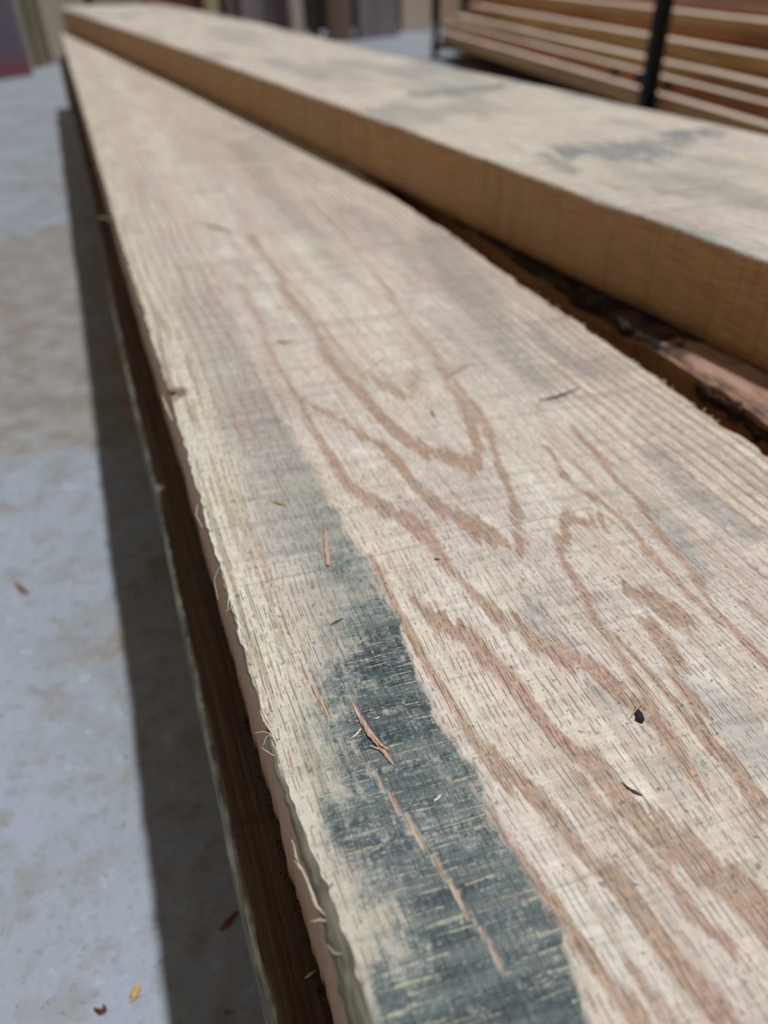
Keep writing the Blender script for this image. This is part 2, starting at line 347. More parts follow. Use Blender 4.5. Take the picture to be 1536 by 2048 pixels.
def _quads_tris(name, V, F, T, mats, midx, attrs_f):
    me = bpy.data.meshes.new(name); nq, ntr = len(F), len(T)
    me.vertices.add(len(V)); me.vertices.foreach_set('co', V.astype(np.float32).ravel())
    me.loops.add(nq * 4 + ntr * 3); me.loops.foreach_set('vertex_index', np.concatenate([F.ravel(), T.ravel()]).astype(np.int32))
    me.polygons.add(nq + ntr)
    me.polygons.foreach_set('loop_start', np.concatenate([np.arange(nq) * 4, nq * 4 + np.arange(ntr) * 3]).astype(np.int32))
    me.polygons.foreach_set('loop_total', np.concatenate([np.full(nq, 4), np.full(ntr, 3)]).astype(np.int32))
    me.update(calc_edges=True)
    for m in mats: me.materials.append(m)
    me.polygons.foreach_set('material_index', np.concatenate([midx, np.full(ntr, 1)]).astype(np.int32))
    me.polygons.foreach_set('use_smooth', np.concatenate([np.full(nq, True), np.full(ntr, False)]))
    if attrs_f:
        for an, col in attrs_f(V[:, 0], V[:, 1], V[:, 2]).items():
            a = me.color_attributes.new(an, 'FLOAT_COLOR', 'POINT'); a.data.foreach_set('color', col.astype(np.float32).ravel())
    me.validate(); me.update()
    return link(bpy.data.objects.new(name, me))

# ---- marks of the near plank, traced in photo pixels: (x, y, half width mm)
BROWN = [
 # left limb of the outer cathedral, running down to the right
 (.75, [(480, 570, 2.2), (530, 660, 2.4), (560, 740, 2.6), (600, 800, 2.6), (640, 870, 2.4), (690, 970, 2.6), (745, 1005, 4.2), (800, 1028, 4.6), (840, 1060, 3.6)]),
 (.8, [(840, 1050, 3.4), (880, 1110, 1.8), (894, 1134, 1.4), (938, 1182, 1.8), (981, 1221, 2.4), (1042, 1262, 3.2), (1090, 1300, 4.6), (1146, 1322, 4.6), (1200, 1350, 4.0), (1238, 1385, 3.8), (1268, 1405, 3.8), (1313, 1430, 3.6), (1341, 1475, 3.2), (1370, 1530, 2.8), (1407, 1580, 1.5)]),
 (.95, [(600, 800, 2.6), (690, 850, 2.2), (760, 890, 2.6), (800, 930, 2.2), (868, 1010, 3.0), (933, 1044, 4.2), (977, 1075, 4.2), (1010, 1095, 2.5), (1050, 1102, 2.2)]),
 (.8, [(1050, 1102, 2.4), (1042, 1060, 2.2), (1026, 1003, 2.2), (1011, 960, 2.2), (990, 890, 2.4), (955, 820, 2.2), (905, 750, 2.0), (860, 690, 2.0)]),
 # second apex
 (1.0, [(500, 470, 2.5), (560, 560, 3), (620, 650, 3.2), (660, 720, 3.4), (720, 790, 3.2), (780, 850, 3.6), (850, 905, 4.6), (900, 915, 5.4), (940, 935, 5.0)]),
 (.85, [(940, 940, 4.4), (955, 900, 3.2), (945, 840, 2.8), (905, 780, 2.4), (870, 710, 2.2), (820, 640, 2.0), (760, 560, 2.0), (690, 480, 2.0), (620, 400, 2.0)]),
 # inner apex
 (.7, [(560, 530, 2.6), (620, 620, 2.8), (670, 690, 2.6), (720, 745, 3.4), (780, 780, 4.6), (810, 795, 4)]),
 (.6, [(810, 790, 4), (838, 755, 3.4), (820, 700, 2.2), (770, 630, 2.2), (700, 540, 2.2), (600, 430, 2.4)]),
 (.5, [(640, 560, 3), (700, 640, 3.2), (740, 660, 3)]), (.45, [(420, 330, 4), (450, 400, 5), (500, 430, 5), (560, 500, 4)]), (.4, [(250, 200, 6), (330, 260, 6), (380, 330, 5)]),
 (.4, [(330, 140, 9), (250, 200, 9)]), (.35, [(430, 260, 6), (500, 330, 6), (600, 450, 4)]),
 # third apex with thin limb
 (.85, [(1205, 1040, 3.0), (1150, 1042, 3.6), (1122, 1062, 2.8), (1120, 1100, 2.4), (1129, 1125, 1.8), (1172, 1186, 1.6), (1207, 1256, 1.6), (1242, 1308, 1.6), (1272, 1360, 1.5), (1303, 1399, 2.2), (1329, 1438, 1.8)]),
 (.6, [(1150, 1040, 1.8), (1130, 1018, 1.6)]),
 (.85, [(1100, 900, 1.4), (1138, 960, 1.5), (1207, 1010, 1.7), (1251, 1043, 1.6), (1285, 1090, 1.6), (1338, 1151, 1.4), (1381, 1195, 1.3), (1440, 1250, 1.2)]),
 (.6, [(1060, 800, 1.4), (1100, 870, 1.4), (1180, 960, 1.4), (1240, 1020, 1.4)]),
 (.85, [(1140, 850, 1.3), (1190, 910, 1.4), (1238, 960, 1.5), (1277, 1003, 1.7), (1320, 1073, 1.8), (1364, 1121, 1.6), (1407, 1182, 1.6), (1446, 1238, 1.5), (1485, 1282, 1.5), (1536, 1338, 1.5)]),
 # blob and its limb
 (.95, [(1265, 1180, 3.0), (1310, 1200, 4.6), (1360, 1235, 5.0), (1375, 1255, 3.4)]), (.9, [(1290, 1235, 3.0), (1325, 1270, 3.0), (1345, 1320, 2.8), (1366, 1338, 1.6)]),
 (.9, [(1344, 1345, 1.6), (1384, 1394, 2.4), (1408, 1425, 2.4), (1401, 1459, 2.2), (1427, 1499, 2.0), (1469, 1541, 2.4), (1498, 1584, 2.4), (1536, 1640, 2.4)]),
 # lower bands
 (1.0, [(868, 1232, 2.6), (911, 1250, 4.0), (955, 1295, 3.4), (998, 1335, 2.6), (1042, 1390, 2.0), (1077, 1430, 2.0), (1129, 1485, 2.6), (1172, 1510, 3.2), (1216, 1560, 3.0), (1259, 1614, 3.6), (1303, 1650, 4.4), (1368, 1695, 4.6), (1433, 1745, 5.0), (1490, 1800, 5.0), (1560, 1880, 5)]),
 (.8, [(1150, 1540, 1.2), (1200, 1600, 1.3), (1259, 1680, 1.6), (1338, 1760, 1.6), (1400, 1850, 1.6), (1470, 1900, 1.8)]),
 (.9, [(1480, 1790, 3), (1540, 1850, 4), (1600, 1930, 5)]), (.7, [(820, 1190, 1.6), (868, 1232, 2.4)]),
 (1.0, [(740, 1110, 1.2), (770, 1170, 1.2), (800, 1235, 1.3), (835, 1300, 1.3), (880, 1370, 1.4), (925, 1440, 1.5), (955, 1490, 2.0), (990, 1520, 3.2), (1030, 1550, 3.2), (1060, 1575, 2.6), (1094, 1605, 2.2), (1130, 1657, 2.0), (1165, 1700, 2.0), (1200, 1727, 2.0), (1245, 1780, 2.6), (1290, 1840, 2.6), (1340, 1900, 2.6), (1390, 1960, 2.6), (1470, 2060, 3)]),
 (.95, [(975, 1610, .9), (1020, 1690, 1.0), (1055, 1744, 1.3), (1094, 1795, 1.6), (1135, 1850, 2.0), (1172, 1900, 2.2), (1216, 1960, 2.4), (1259, 2020, 2.6), (1290, 2070, 2.6)]),
 (.6, [(1360, 2060, 3), (1310, 1990, 2), (1250, 1930, 1)]),
 (.9, [(1250, 1290, 1), (1300, 1345, 1.2), (1390, 1449, 1.3), (1433, 1518, 1.6), (1485, 1565, 1.8), (1536, 1655, 1.8)]),
 (.5, [(1430, 1060, 1.2), (1500, 1130, 1.4), (1560, 1190, 1.4)]), (.55, [(1470, 1190, 2.4), (1536, 1250, 2.4)]), (.5, [(1500, 1420, 1.6), (1560, 1500, 2)]),
]
TEAR = [[(515, 1075, .25), (524, 1110, .5), (533, 1150, .8), (545, 1185, .6)], [(555, 1200, .3), (562, 1235, .6), (580, 1270, .4)], [(598, 1320, .3), (610, 1350, .7), (640, 1398, .9), (655, 1425, .7)], [(655, 1430, .6), (672, 1440, .3)],
        [(520, 1370, .4), (535, 1410, .8), (543, 1440, .5)], [(575, 1490, .2), (585, 1540, .35), (592, 1545, .2)], [(705, 1490, .3), (716, 1505, .7), (725, 1520, .3)], [(735, 1530, .4), (773, 1581, .6), (790, 1605, .7), (813, 1641, .6), (845, 1685, .8), (853, 1701, .5)],
        [(865, 1715, .8), (890, 1750, .8), (915, 1790, .7), (935, 1830, .6), (965, 1860, .5), (985, 1900, .4), (1000, 1930, .35), (1012, 1952, .3)], (.8, [(940, 1400, .3), (960, 1440, .5)]), (.7, [(968, 1590, .6), (985, 1640, .8), (1000, 1660, .4)]), (.6, [(1040, 1720, .6), (1075, 1790, .7), (1105, 1850, .8)]),
        (.9, [(690, 1930, .6), (718, 1950, .4)]), (.6, [(880, 1520, .3), (905, 1570, .4)])]
GREY = [(.9, [(1047, 1225, .8), (1062, 1245, 1.4), (1085, 1265, 1.8), (1100, 1278, 1.0)]), (.8, [(1060, 1210, 2.6), (1090, 1240, 2.2), (1120, 1262, 1.4), (1150, 1300, .8), (1170, 1322, .6)]), (.45, [(1060, 1190, 3), (1120, 1180, 3)]),
        (.55, [(1195, 1195, 2.6), (1240, 1200, 2.4), (1250, 1220, 2)]), (.8, [(1183, 1385, 1.6), (1205, 1405, 1.8), (1220, 1420, 1.5)]), (.6, [(1330, 1530, 1.6), (1360, 1570, 1.8), (1390, 1610, 1.6)]), (.6, [(1410, 1560, 2.4), (1440, 1575, 1.6)]),
        (.5, [(1290, 1540, 1.2), (1330, 1570, 1.2)]), (.5, [(1400, 1380, 7), (1480, 1440, 8), (1520, 1530, 7)]), (.55, [(1290, 1010, 4), (1340, 1060, 4), (1400, 1140, 4)]), (.8, [(1160, 730, 9), (1100, 690, 9), (1060, 650, 9)]), (.7, [(860, 470, 18), (940, 580, 18), (1020, 700, 12), (1080, 760, 8)]), (.6, [(1300, 900, 7), (1400, 1000, 7), (1500, 1060, 7)]),
        (1.2, [(833, 618, 1.2), (843, 624, 1.2)]), (.8, [(1105, 742, 2), (1130, 744, 1.6)]), (.45, [(870, 640, 8), (960, 740, 8)]), (.6, [(1240, 770, 5), (1190, 700, 6), (1110, 640, 5)]), (.5, [(700, 420, 12), (850, 530, 12)]), (.4, [(500, 260, 14), (620, 360, 14)]),
        (.5, [(480, 290, 20), (560, 400, 12), (700, 560, 7)])]
STAIN_R = [(440, 600), (500, 700), (560, 820), (600, 890), (650, 980), (700, 1075), (742, 1115), (765, 1170), (800, 1255), (835, 1350), (865, 1425), (905, 1480), (945, 1540), (978, 1600), (1015, 1680), (1055, 1740), (1095, 1810), (1130, 1890), (1160, 1980), (1190, 2060), (1220, 2130)]
_sr = np.array([loc_of(at(x, y, ZA), AZ_A) for x, y in STAIN_R]); _o = np.argsort(_sr[:, 1]); SR_U, SR_V = _sr[_o, 1], _sr[_o, 0]

def a_left(u): return .0168 + (vnoise(u * 60, 3, 21) - .5) * .0009 + (vnoise(u * 380, 3, 22) - .5) * .0010 + .0035 * np.exp(-((u - .365) / .0035) ** 2) * (vnoise(u * 900, 1, 5) > .2) + .0012 * (fnoise(u * 6, 0, 30) - .5) * 2
def a_right(u):
    base = np.interp(u, [-.4, .15, .25, .35, .42, .55, .8, 1.2, 2.7], [.256, .257, .2585, .2610, .2600, .2615, .2615, .2600, .259])
    return base + (vnoise(u * 45, 9, 24) - .5) * .0028 + (vnoise(u * 250, 9, 25) - .5) * .0014
def a_bevl(u): return np.interp(u, [-.3, .05, .09, .12, .15, .3, 3], [.0055, .0050, .0034, .0016, .0007, .0006, .0008]) * (1 + .2 * (vnoise(u * 30, 2, 26) - .5))
def a_bevr(u): return .0008 + .0018 * vnoise(u * 70, 4, 27) ** 2
def a_shape(X, U, Z, K):
    top = K == 0
    Z = Z + np.where(top, (fnoise(X * 60, U * 25, 40) - .5) * .0006 + (vnoise(X * 20, U * 420, 41) - .5) * .00022 + (vnoise(X * 500, U * 30, 42) - .5) * .00018, 0)
    # torn strips
    tr = trace(X.ravel(), U.ravel(), TEAR, ZA, AZ_A, .0006).reshape(X.shape)
    Z = Z - np.where(top, tr * (.0005 + .0006 * vnoise(X * 900, U * 200, 43)), 0)
    # chipped notch in the left edge
    nt = np.exp(-((U - .365) / .007) ** 2) * sstep(.028, .019, X); Z = Z - np.where(K != 1, nt * np.where(top | (K == 3), .0022, 0), 0)
    # loose fibrous left edge
    ed = sstep(.0225, .0175, X); Z = Z - np.where(top, ed * .0012 * vnoise(X * 700, U * 60, 44) * sstep(.10, .16, U), 0)
    X = X + np.where(K == 2, (fnoise(U * 30, Z * 60, 45) - .5) * .0008, 0)
    return X, Z
def a_attrs(X, U, Z):
    A = np.zeros((len(X), 4)); B = np.zeros((len(X), 4)); A[:, 3] = 1; B[:, 3] = 1
    A[:, 0] = trace(X, U, BROWN, ZA, AZ_A, .0020, warp=.0034)
    wide = trace(X, U, BROWN, ZA, AZ_A, .0055, 1.5, warp=.006) * .62; k = sstep(.24, .40, U); A[:, 0] = A[:, 0] * (1 - k) + wide * k
    # thin parallel growth lines toward both edges
    w = X + (fnoise(U * 9, X * 8, 50) - .5) * .010
    rl = .5 + .5 * np.sin(w * 2 * math.pi / .0062 + 4 * fnoise(U * 3, X * 30, 51)); amp = sstep(.15, .24, X + .10 * sstep(.35, 1.0, U) * (X > .1)) * .85
    amp2 = sstep(.10, .06, X) * sstep(.22, .34, U) * .62
    A[:, 0] = np.maximum(A[:, 0], sstep(.62, .95, rl) * np.maximum(amp, amp2))
    # stain
    vr = np.interp(U, SR_U, SR_V) + (fnoise(U * 160, X * 30, 52) - .5) * .0035
    vl = X - a_left(U)
    wd = np.interp(U, [.02, .06, .10, .14, .17, .20, .24, .28, .34, .45], [.060, .055, .047, .045, .030, .024, .022, .018, .012, .010])
    st = np.interp(U, [.0, .05, .09, .115, .135, .155, .175, .20, .215, .235, .28, .34, .42], [1.1, 1.05, .95, .95, .92, .86, .74, .50, .62, .46, .34, .16, .0])
    prof = sstep(vr + .0009, vr - .0009, X) * (.35 + .65 * sstep(vr - wd, vr - wd * .35, X)) * sstep(vr - wd * 1.25, vr - wd * .75, X)
    S = st * prof
    left = sstep(.135, .11, U) * sstep(.004, .008, vl) * sstep(vr, vr - .01, X) * np.interp(U, [.03, .06, .09, .11, .12], [.9, .8, .50, .75, .70]) * (.55 + fnoise(X * 120, U * 90, 53))
    left = left * (1 - .8 * trace(X, U, [[(590, 1600, 4), (620, 1700, 5), (690, 1800, 5), (730, 1860, 4)]], ZA, AZ_A, .003))
    S = np.maximum(S, left)
    S = S * (1 - .7 * trace(X, U, TEAR, ZA, AZ_A, .0006))
    A[:, 1] = S
    A[:, 2] = np.maximum(np.maximum(trace(X, U, GREY, ZA, AZ_A, .0030, warp=.004) * (U < .27), trace(X, U, GREY, ZA, AZ_A, .0085, warp=.010) * .85 * (U >= .27)), .85 * sstep(vr + .002, vr - .004, X) * sstep(vr - .045, vr - .020, X) * np.interp(U, [.1, .18, .22, .4, .6, 1], [.3, .55, .75, .6, .25, .1]))
    B[:, 0] = sstep(.026, .006, vl + (fnoise(U * 40, X * 20, 54) - .5) * .02) * np.interp(U, [.02, .07, .1, .14, .17, .5, 1.2, 2], [.5, .55, .6, .8, 1, .9, .7, .5])
    B[:, 1] = trace(X, U, TEAR, ZA, AZ_A, .0005, .8)
    B[:, 2] = np.exp(-((U - .365) / .008) ** 2) * sstep(.034, .020, X)
    # dark lines of the crack near the edge
    B[:, 2] = np.maximum(B[:, 2], trace(X, U, [(.8, [(258, 500, .6), (290, 580, .7), (315, 650, .7), (328, 720, .7), (334, 770, .6)]), (.9, [(640, 1402, .15), (650, 1428, .25), (668, 1478, .12), (675, 1490, .08)])], ZA, AZ_A, .0004))
    return {'marks': A, 'marks_b': B}
us = np.concatenate([np.arange(-.4, .04, .02), np.arange(.04, .62, .00115), np.arange(.62, 1.2, .004), np.arange(1.2, 2.615, .012)])
A = plank('oak_plank', AZ_A, ZA, us, 205, a_left, a_right, TH, a_bevl, a_bevr, [M['A_top'], M['B_side'], M['A_side'], M['rim']], a_attrs, a_shape, 8)
tag(A, 'pale rough-sawn plank in the foreground with a blue-green stain along its left side', 'plank')

# ---- the board lying across on top
def b_left(u): return np.interp(u, [-.3, .2346, .3917, .69, 1.38, 2.2, 2.62, 2.68, 2.71], [.349, .350, .3517, .3593, .372, .3765, .377, .385, .40]) + (vnoise(u * 30, 3, 61) - .5) * .0015 + (vnoise(u * 150, 3, 62) - .5) * .0008
def b_right(u): return np.interp(u, [-.3, .48, .8, 1.2, 1.94, 2.5, 2.71], [.610, .6156, .626, .628, .672, .672, .66]) + (vnoise(u * 20, 3, 63) - .5) * .003
B_GREY = [(1.25, [(1095, 320, 11), (1150, 305, 17), (1230, 298, 20), (1330, 286, 17), (1400, 264, 11), (1440, 258, 6)]), (1.3, [(1120, 330, 8), (1135, 345, 5)]), (1.2, [(1240, 320, 10), (1340, 310, 10)]),
          (1.3, [(840, 190, 14), (900, 185, 16), (960, 178, 16), (1010, 170, 12), (1060, 162, 10)]), (.6, [(1290, 380, 10), (1380, 372, 10), (1480, 355, 8)]), (.6, [(1450, 345, 5), (1536, 330, 8)]), (.5, [(560, 60, 26), (600, 70, 26)]), (.55, [(690, 120, 25), (720, 130, 20)]), (.5, [(430, 60, 25), (520, 75, 25)]),
          (.5, [(1500, 480, 8), (1540, 470, 8)]), (.4, [(1180, 400, 8), (1260, 420, 8)])]
B_BROWN = [(.6, [(1080, 330, 4), (1010, 285, 5), (1000, 265, 4)]), (.5, [(870, 215, 6), (960, 225, 8), (1000, 262, 5)]), (.6, [(1210, 350, 5), (1230, 370, 6), (1250, 380, 4)]), (.5, [(1360, 420, 4), (1420, 440, 5), (1460, 470, 4)]), (.5, [(1490, 400, 5), (1520, 410, 5)]), (.5, [(780, 165, 12), (830, 175, 12)]), (.4, [(480, 90, 14), (545, 105, 12)]),
           (.5, [(1300, 465, 3), (1350, 480, 3), (1420, 500, 2)]), (.35, [(1100, 250, 6), (1250, 290, 6)])]
ZB = ZA + TH + .0004
def b_attrs(X, U, Z):
    A = np.zeros((len(X), 4)); B = np.zeros((len(X), 4)); A[:, 3] = 1; B[:, 3] = 1
    w = X + (fnoise(U * 5, X * 8, 65) - .5) * .03
    rl = .5 + .5 * np.sin(w * 2 * math.pi / .011)
    A[:, 0] = np.maximum(trace(X, U, B_BROWN, ZB, AZ_B, .006, warp=.01), .25 * sstep(.5, .95, rl)) * .8
    A[:, 2] = trace(X, U, B_GREY, ZB, AZ_B, .008, warp=.012)
    A[:, 2] = np.maximum(A[:, 2], .6 * sstep(.5, .72, fnoise(U * 7, X * 18, 66)))
    B[:, 0] = .35 * sstep(.4, .7, fnoise(U * 9, X * 25, 67))
    return {'marks': A, 'marks_b': B}
def b_shape(X, U, Z, K):
    Z = Z + np.where(K == 0, (fnoise(X * 40, U * 20, 70) - .5) * .0008, 0)
    X = X + np.where(K == 2, (fnoise(U * 60, Z * 40, 71) - .5) * .001, 0); return X, Z
us = np.concatenate([np.arange(-.35, .1, .03), np.arange(.1, 1.2, .0045), np.arange(1.2, 2.62, .012), np.linspace(2.62, 2.705, 14)])
def b_bev(u): return .0012 + .0016 * vnoise(u * 60, 1, 72)
B = plank('oak_board', AZ_B, ZB, us, 60, b_left, b_right, TH, b_bev, b_bev, [M['A_top'], M['B_side'], M['B_side'], M['rim']], b_attrs, b_shape, 5)
B.data.materials[3] = M['A_top']
tag(B, 'thick sawn board lying askew on top, brown sawn edge facing the pale foreground plank', 'plank')

# ---- the board beneath it with a torn, barky edge
def c_left(u): return .287 + np.interp(u, [-.4, .15, .3, .45, .6, 2.6], [.002, .001, .003, .000, -.002, -.002]) + (vnoise(u * 60, 7, 81) - .5) * .003
def c_right(u): return .54 + (vnoise(u * 12, 7, 82) - .5) * .004
def c_shape(X, U, Z, K):
    g = sstep(.62, .38, U)                                   # the torn stretch is the near one
    n = fnoise(U * 45, X * 60, 83); n2 = vnoise(U * 160, X * 200, 84)
    edge = sstep(.018, .0, X - .287)
    drop = g * edge * (.0012 + .006 * n * sstep(.30, .38, U) + .0015 * n2)
    Z = Z - np.where((K == 0) | (K == 3), drop, 0)
    Z = Z - np.where((K == 2) & (Z > -.03), (.0012 + .006 * n * sstep(.30, .38, U)) * g * sstep(-.03, 0, Z), 0)
    X = X + np.where((K == 2), (fnoise(U * 80, Z * 120, 85) - .5) * .002 + (-.002 * g * sstep(-.02, 0, Z)), 0)
    return X, Z
us = np.concatenate([np.arange(-.4, .1, .03), np.arange(.1, .7, .0025), np.arange(.7, 2.5, .02)])
C_ = plank('waney_board', AZ_A, ZA - .0002, us, 60, c_left, c_right, TH, lambda u: .002 + .003 * vnoise(u * 90, 5, 86), lambda u: .002 + 0 * u,
           [M['ledge'], M['C_side'], M['C_side'], M['ledge']], None, c_shape, 8)
tag(C_, 'torn barky-edged board under the askew board, right of the pale foreground plank', 'plank')
# bark strip clinging to the edge of that board
def ribbon_blob(name, pts, mat, parent, seed, w=.004, h=.003, az=AZ_A, z0=ZA):
    """lumpy strip following points (v, u, z, scale) in plank coordinates"""
    V = []; Fc = []; K = 8; rr = np.random.default_rng(seed)
    n = len(pts)
    for i, (v, u, z, s) in enumerate(pts):
        for k in range(K):
            a = 2 * math.pi * k / K; j = .7 + .6 * rr.random()
            V.append((v + math.cos(a) * w * s * j, u + (rr.random() - .5) * .0012, z + math.sin(a) * h * s * j))
    for i in range(n - 1):
        for k in range(K): Fc.append((i * K + k, i * K + (k + 1) % K, (i + 1) * K + (k + 1) % K, (i + 1) * K + k))
    Fc.append(tuple(range(K - 1, -1, -1))); Fc.append(tuple((n - 1) * K + k for k in range(K)))
    return mesh_obj(name, V, Fc, mat, parent, True)
rr = np.random.default_rng(5)
bk = [(.2895 + .0015 * rr.random(), u, -.0025 - .003 * rr.random(), (.25 + .9 * rr.random()) * (1 if u > .36 else .5)) for u in np.arange(.35, .56, .004)]
o = ribbon_blob('bark_strip', bk, M['bark'], C_, 3)
bk = [(.2880, u, -.010 - .003 * rr.random(), .3 + .8 * rr.random()) for u in np.arange(.22, .300, .004)]
ribbon_blob('bark_strip', bk, M['bark'], C_, 4, .0018, .006)

# ---- lower board in the shade
def e_left(u): return -.0002 + (vnoise(u * 14, 3, 91) - .5) * .003 + (vnoise(u * 90, 3, 92) - .5) * .0012 + .006 * sstep(.31, .33, u) * sstep(.6, .5, u) * 0
def e_attrs(X, U, Z): return {}
us = np.concatenate([np.arange(-.4, .05, .03), np.arange(.05, .8, .004), np.arange(.8, 2.62, .02)])
ZE = ZA - TH - .0004
def e_shape(X, U, Z, K):
    Z = Z + np.where(K == 0, (vnoise(X * 260, U * 8, 93) - .5) * .0011 + (fnoise(X * 80, U * 30, 94) - .5) * .0006, 0)
    Z = np.where(K == 0, np.minimum(Z, np.where(X > .012, 0, 1)), Z)
    return X, Z
s_e = np.concatenate([lin(0, .10, 40), lin(.12, 1, 20)])
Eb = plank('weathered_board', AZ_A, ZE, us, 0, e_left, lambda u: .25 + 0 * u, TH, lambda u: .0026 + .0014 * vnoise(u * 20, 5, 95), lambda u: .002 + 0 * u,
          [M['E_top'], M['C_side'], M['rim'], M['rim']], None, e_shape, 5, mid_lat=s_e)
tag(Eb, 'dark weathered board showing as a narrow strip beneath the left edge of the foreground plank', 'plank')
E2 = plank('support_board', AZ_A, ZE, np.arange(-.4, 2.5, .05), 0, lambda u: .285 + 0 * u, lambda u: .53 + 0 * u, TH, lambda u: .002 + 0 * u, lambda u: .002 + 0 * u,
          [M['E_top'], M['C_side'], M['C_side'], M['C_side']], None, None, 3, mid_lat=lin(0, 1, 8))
tag(E2, 'shaded board under the torn barky one, deep in the gap beside the foreground plank', 'plank')

# ---------------------------------------------------------------- generic solids
def box_mesh(bm, x0, x1, y0, y1, z0, z1, bev=0.0, taper=0):
    r = bmesh.ops.create_cube(bm, size=1); vs = r['verts']
    for v in vs: v.co = Vector(((x0 + x1) / 2 + v.co.x * (x1 - x0), (y0 + y1) / 2 + v.co.y * (y1 - y0), (z0 + z1) / 2 + v.co.z * (z1 - z0)))
    if bev: bmesh.ops.bevel(bm, geom=list({e for v in vs for e in v.link_edges}), offset=bev, segments=2, affect='EDGES', profile=.6)
def solid(name, boxes, mat, parent=None, bev=.002, cuts=0):
    bm = bmesh.new()
    for b in boxes: box_mesh(bm, *b, bev=bev)
    me = bpy.data.meshes.new(name); bm.to_mesh(me); bm.free(); me.materials.append(mat)
    return link(bpy.data.objects.new(name, me), parent)
BE = [(.30, 'near'), (1.25, 'middle'), (2.30, 'far')]
ztopb = ZE - TH - .0003
for u, nm in BE:
    o = solid('bearer', [(.02, .52, u, u + .09, 0, ztopb)], M['bearer'], None, .003); o.rotation_euler = (0, 0, -AZ_A)
    tag(o, {'near': 'square timber bearer under the plank stack, the one nearest the camera', 'middle': 'square timber bearer under the middle of the plank stack', 'far': 'square timber bearer under the far end of the plank stack'}[nm], 'timber', 'bearers under the stack')

# ---------------------------------------------------------------- splinters and debris
def basis_point(px, py, z): p = at(px, py, z); return Vector(p)
def sliver(name, pts, widths, mat, z, lift=.0008, flat=.55, parent=None, K=7, seed=0):
    """a jagged splinter through photo points lying at height z; widths in mm; pts may hold a third value, height above z in mm"""
    rr = random.Random(seed); P = []
    for q in pts:
        hz = (q[2] if len(q) > 2 else 0) * .001; P.append(Vector(at(q[0], q[1], z + hz + widths[len(P)] * .0005 * flat + lift * .2)))
    # resample
    Q = []; Wd = []
    for i in range(len(P) - 1):
        m = 5
        for k in range(m): t = k / m; Q.append(P[i].lerp(P[i + 1], t)); Wd.append(widths[i] * (1 - t) + widths[i + 1] * t)
    Q.append(P[-1]); Wd.append(widths[-1]); o0 = Q[0].copy()
    V = []; Fc = []
    for i, q in enumerate(Q):
        d = (Q[min(i + 1, len(Q) - 1)] - Q[max(i - 1, 0)]).normalized(); s = d.cross(Vector((0, 0, 1))).normalized(); n = s.cross(d)
        for k in range(K):
            a = 2 * math.pi * k / K; j = .75 + .5 * rr.random(); w = Wd[i] * .0005
            V.append(q - o0 + s * math.cos(a) * w * j + n * math.sin(a) * w * j * flat)
    n = len(Q)
    for i in range(n - 1):
        for k in range(K): Fc.append((i * K + k, i * K + (k + 1) % K, (i + 1) * K + (k + 1) % K, (i + 1) * K + k))
    Fc.append(tuple(range(K))[::-1]); Fc.append(tuple((n - 1) * K + k for k in range(K)))
    o = mesh_obj(name, V, Fc, mat, None, False)
    if parent:
        o.location = parent.matrix_basis.inverted() @ o0; o.rotation_euler = (0, 0, -parent.rotation_euler.z); o.parent = parent
    else: o.location = o0
    return o
def plainmat(name, c, rough=.8):
    m = NT(name, rough); P = m.coord(); f = m.noise(P, (900, 900, 900), 2); m.col(m.mix(m.ss(f, .3, .7), c, tuple(q * .6 for q in c))); return m.m
M['grey_chip'] = plainmat('grey_chip', rgb(98, 100, 108)); M['dark_chip'] = plainmat('dark_chip', rgb(46, 44, 50)); M['straw'] = plainmat('straw', rgb(186, 172, 134))
M['white_chip'] = plainmat('white_chip', rgb(240, 236, 226)); M['brown_chip'] = plainmat('brown_chip', rgb(96, 62, 42)); M['yellow_chip'] = plainmat('yellow_chip', rgb(214, 180, 118)); M['red_chip'] = plainmat('red_brown_chip', rgb(140, 90, 60))

t = sliver('splinter', [(701, 1399), (716, 1430), (742, 1470), (765, 1500), (789, 1532)], [.3, 1.1, 1.8, 1.4, .3], M['splinter'], ZA, seed=1)
sliver('barb', [(745, 1468, .6), (762, 1490, 1.0), (780, 1500, .8)], [.8, .9, .2], M['splinter'], ZA, parent=t, seed=2); sliver('barb', [(758, 1498, .3), (748, 1494, .4), (739, 1492, .2)], [.4, .4, .2], M['fibre'], ZA, parent=t, seed=3)
tag(t, 'large pinkish-brown pointed splinter lying on the blue-green stain', 'splinter')
t = sliver('splinter', [(647, 1042), (650, 1066), (653, 1095), (656, 1131)], [.2, .8, 1.7, 1.5], M['splinter'], ZA, seed=4)
tag(t, 'upright-looking brown splinter ending at a crosswise saw line on the stained strip', 'splinter')
t = sliver('splinter', [(546, 1001, .5), (558, 1005, .3), (572, 1010, 0)], [.4, 1.1, .5], M['yellow_chip'], ZA, seed=5); tag(t, 'tiny yellowish splinter on the worn strip left of the stain, farthest of the splinters there', 'splinter')
t = sliver('chip', [(661, 1250), (672, 1243), (687, 1236)], [.3, .8, .3], M['grey_chip'], ZA, seed=6); tag(t, 'small dark grey sliver between the two brown splinters', 'chip')
t = sliver('chip', [(1078, 800), (1100, 797), (1130, 788), (1160, 775)], [.5, 1.5, 1.8, .5], M['grey_chip'], ZA, seed=7); tag(t, 'curved slate grey shaving on the plank near its right edge', 'shaving')
t = sliver('straw_chip', [(891, 756), (905, 746), (920, 738), (938, 727)], [.6, 1.6, 1.5, .5], M['straw'], ZA, seed=8); tag(t, 'pale olive straw-like shaving in the middle of the plank', 'shaving')
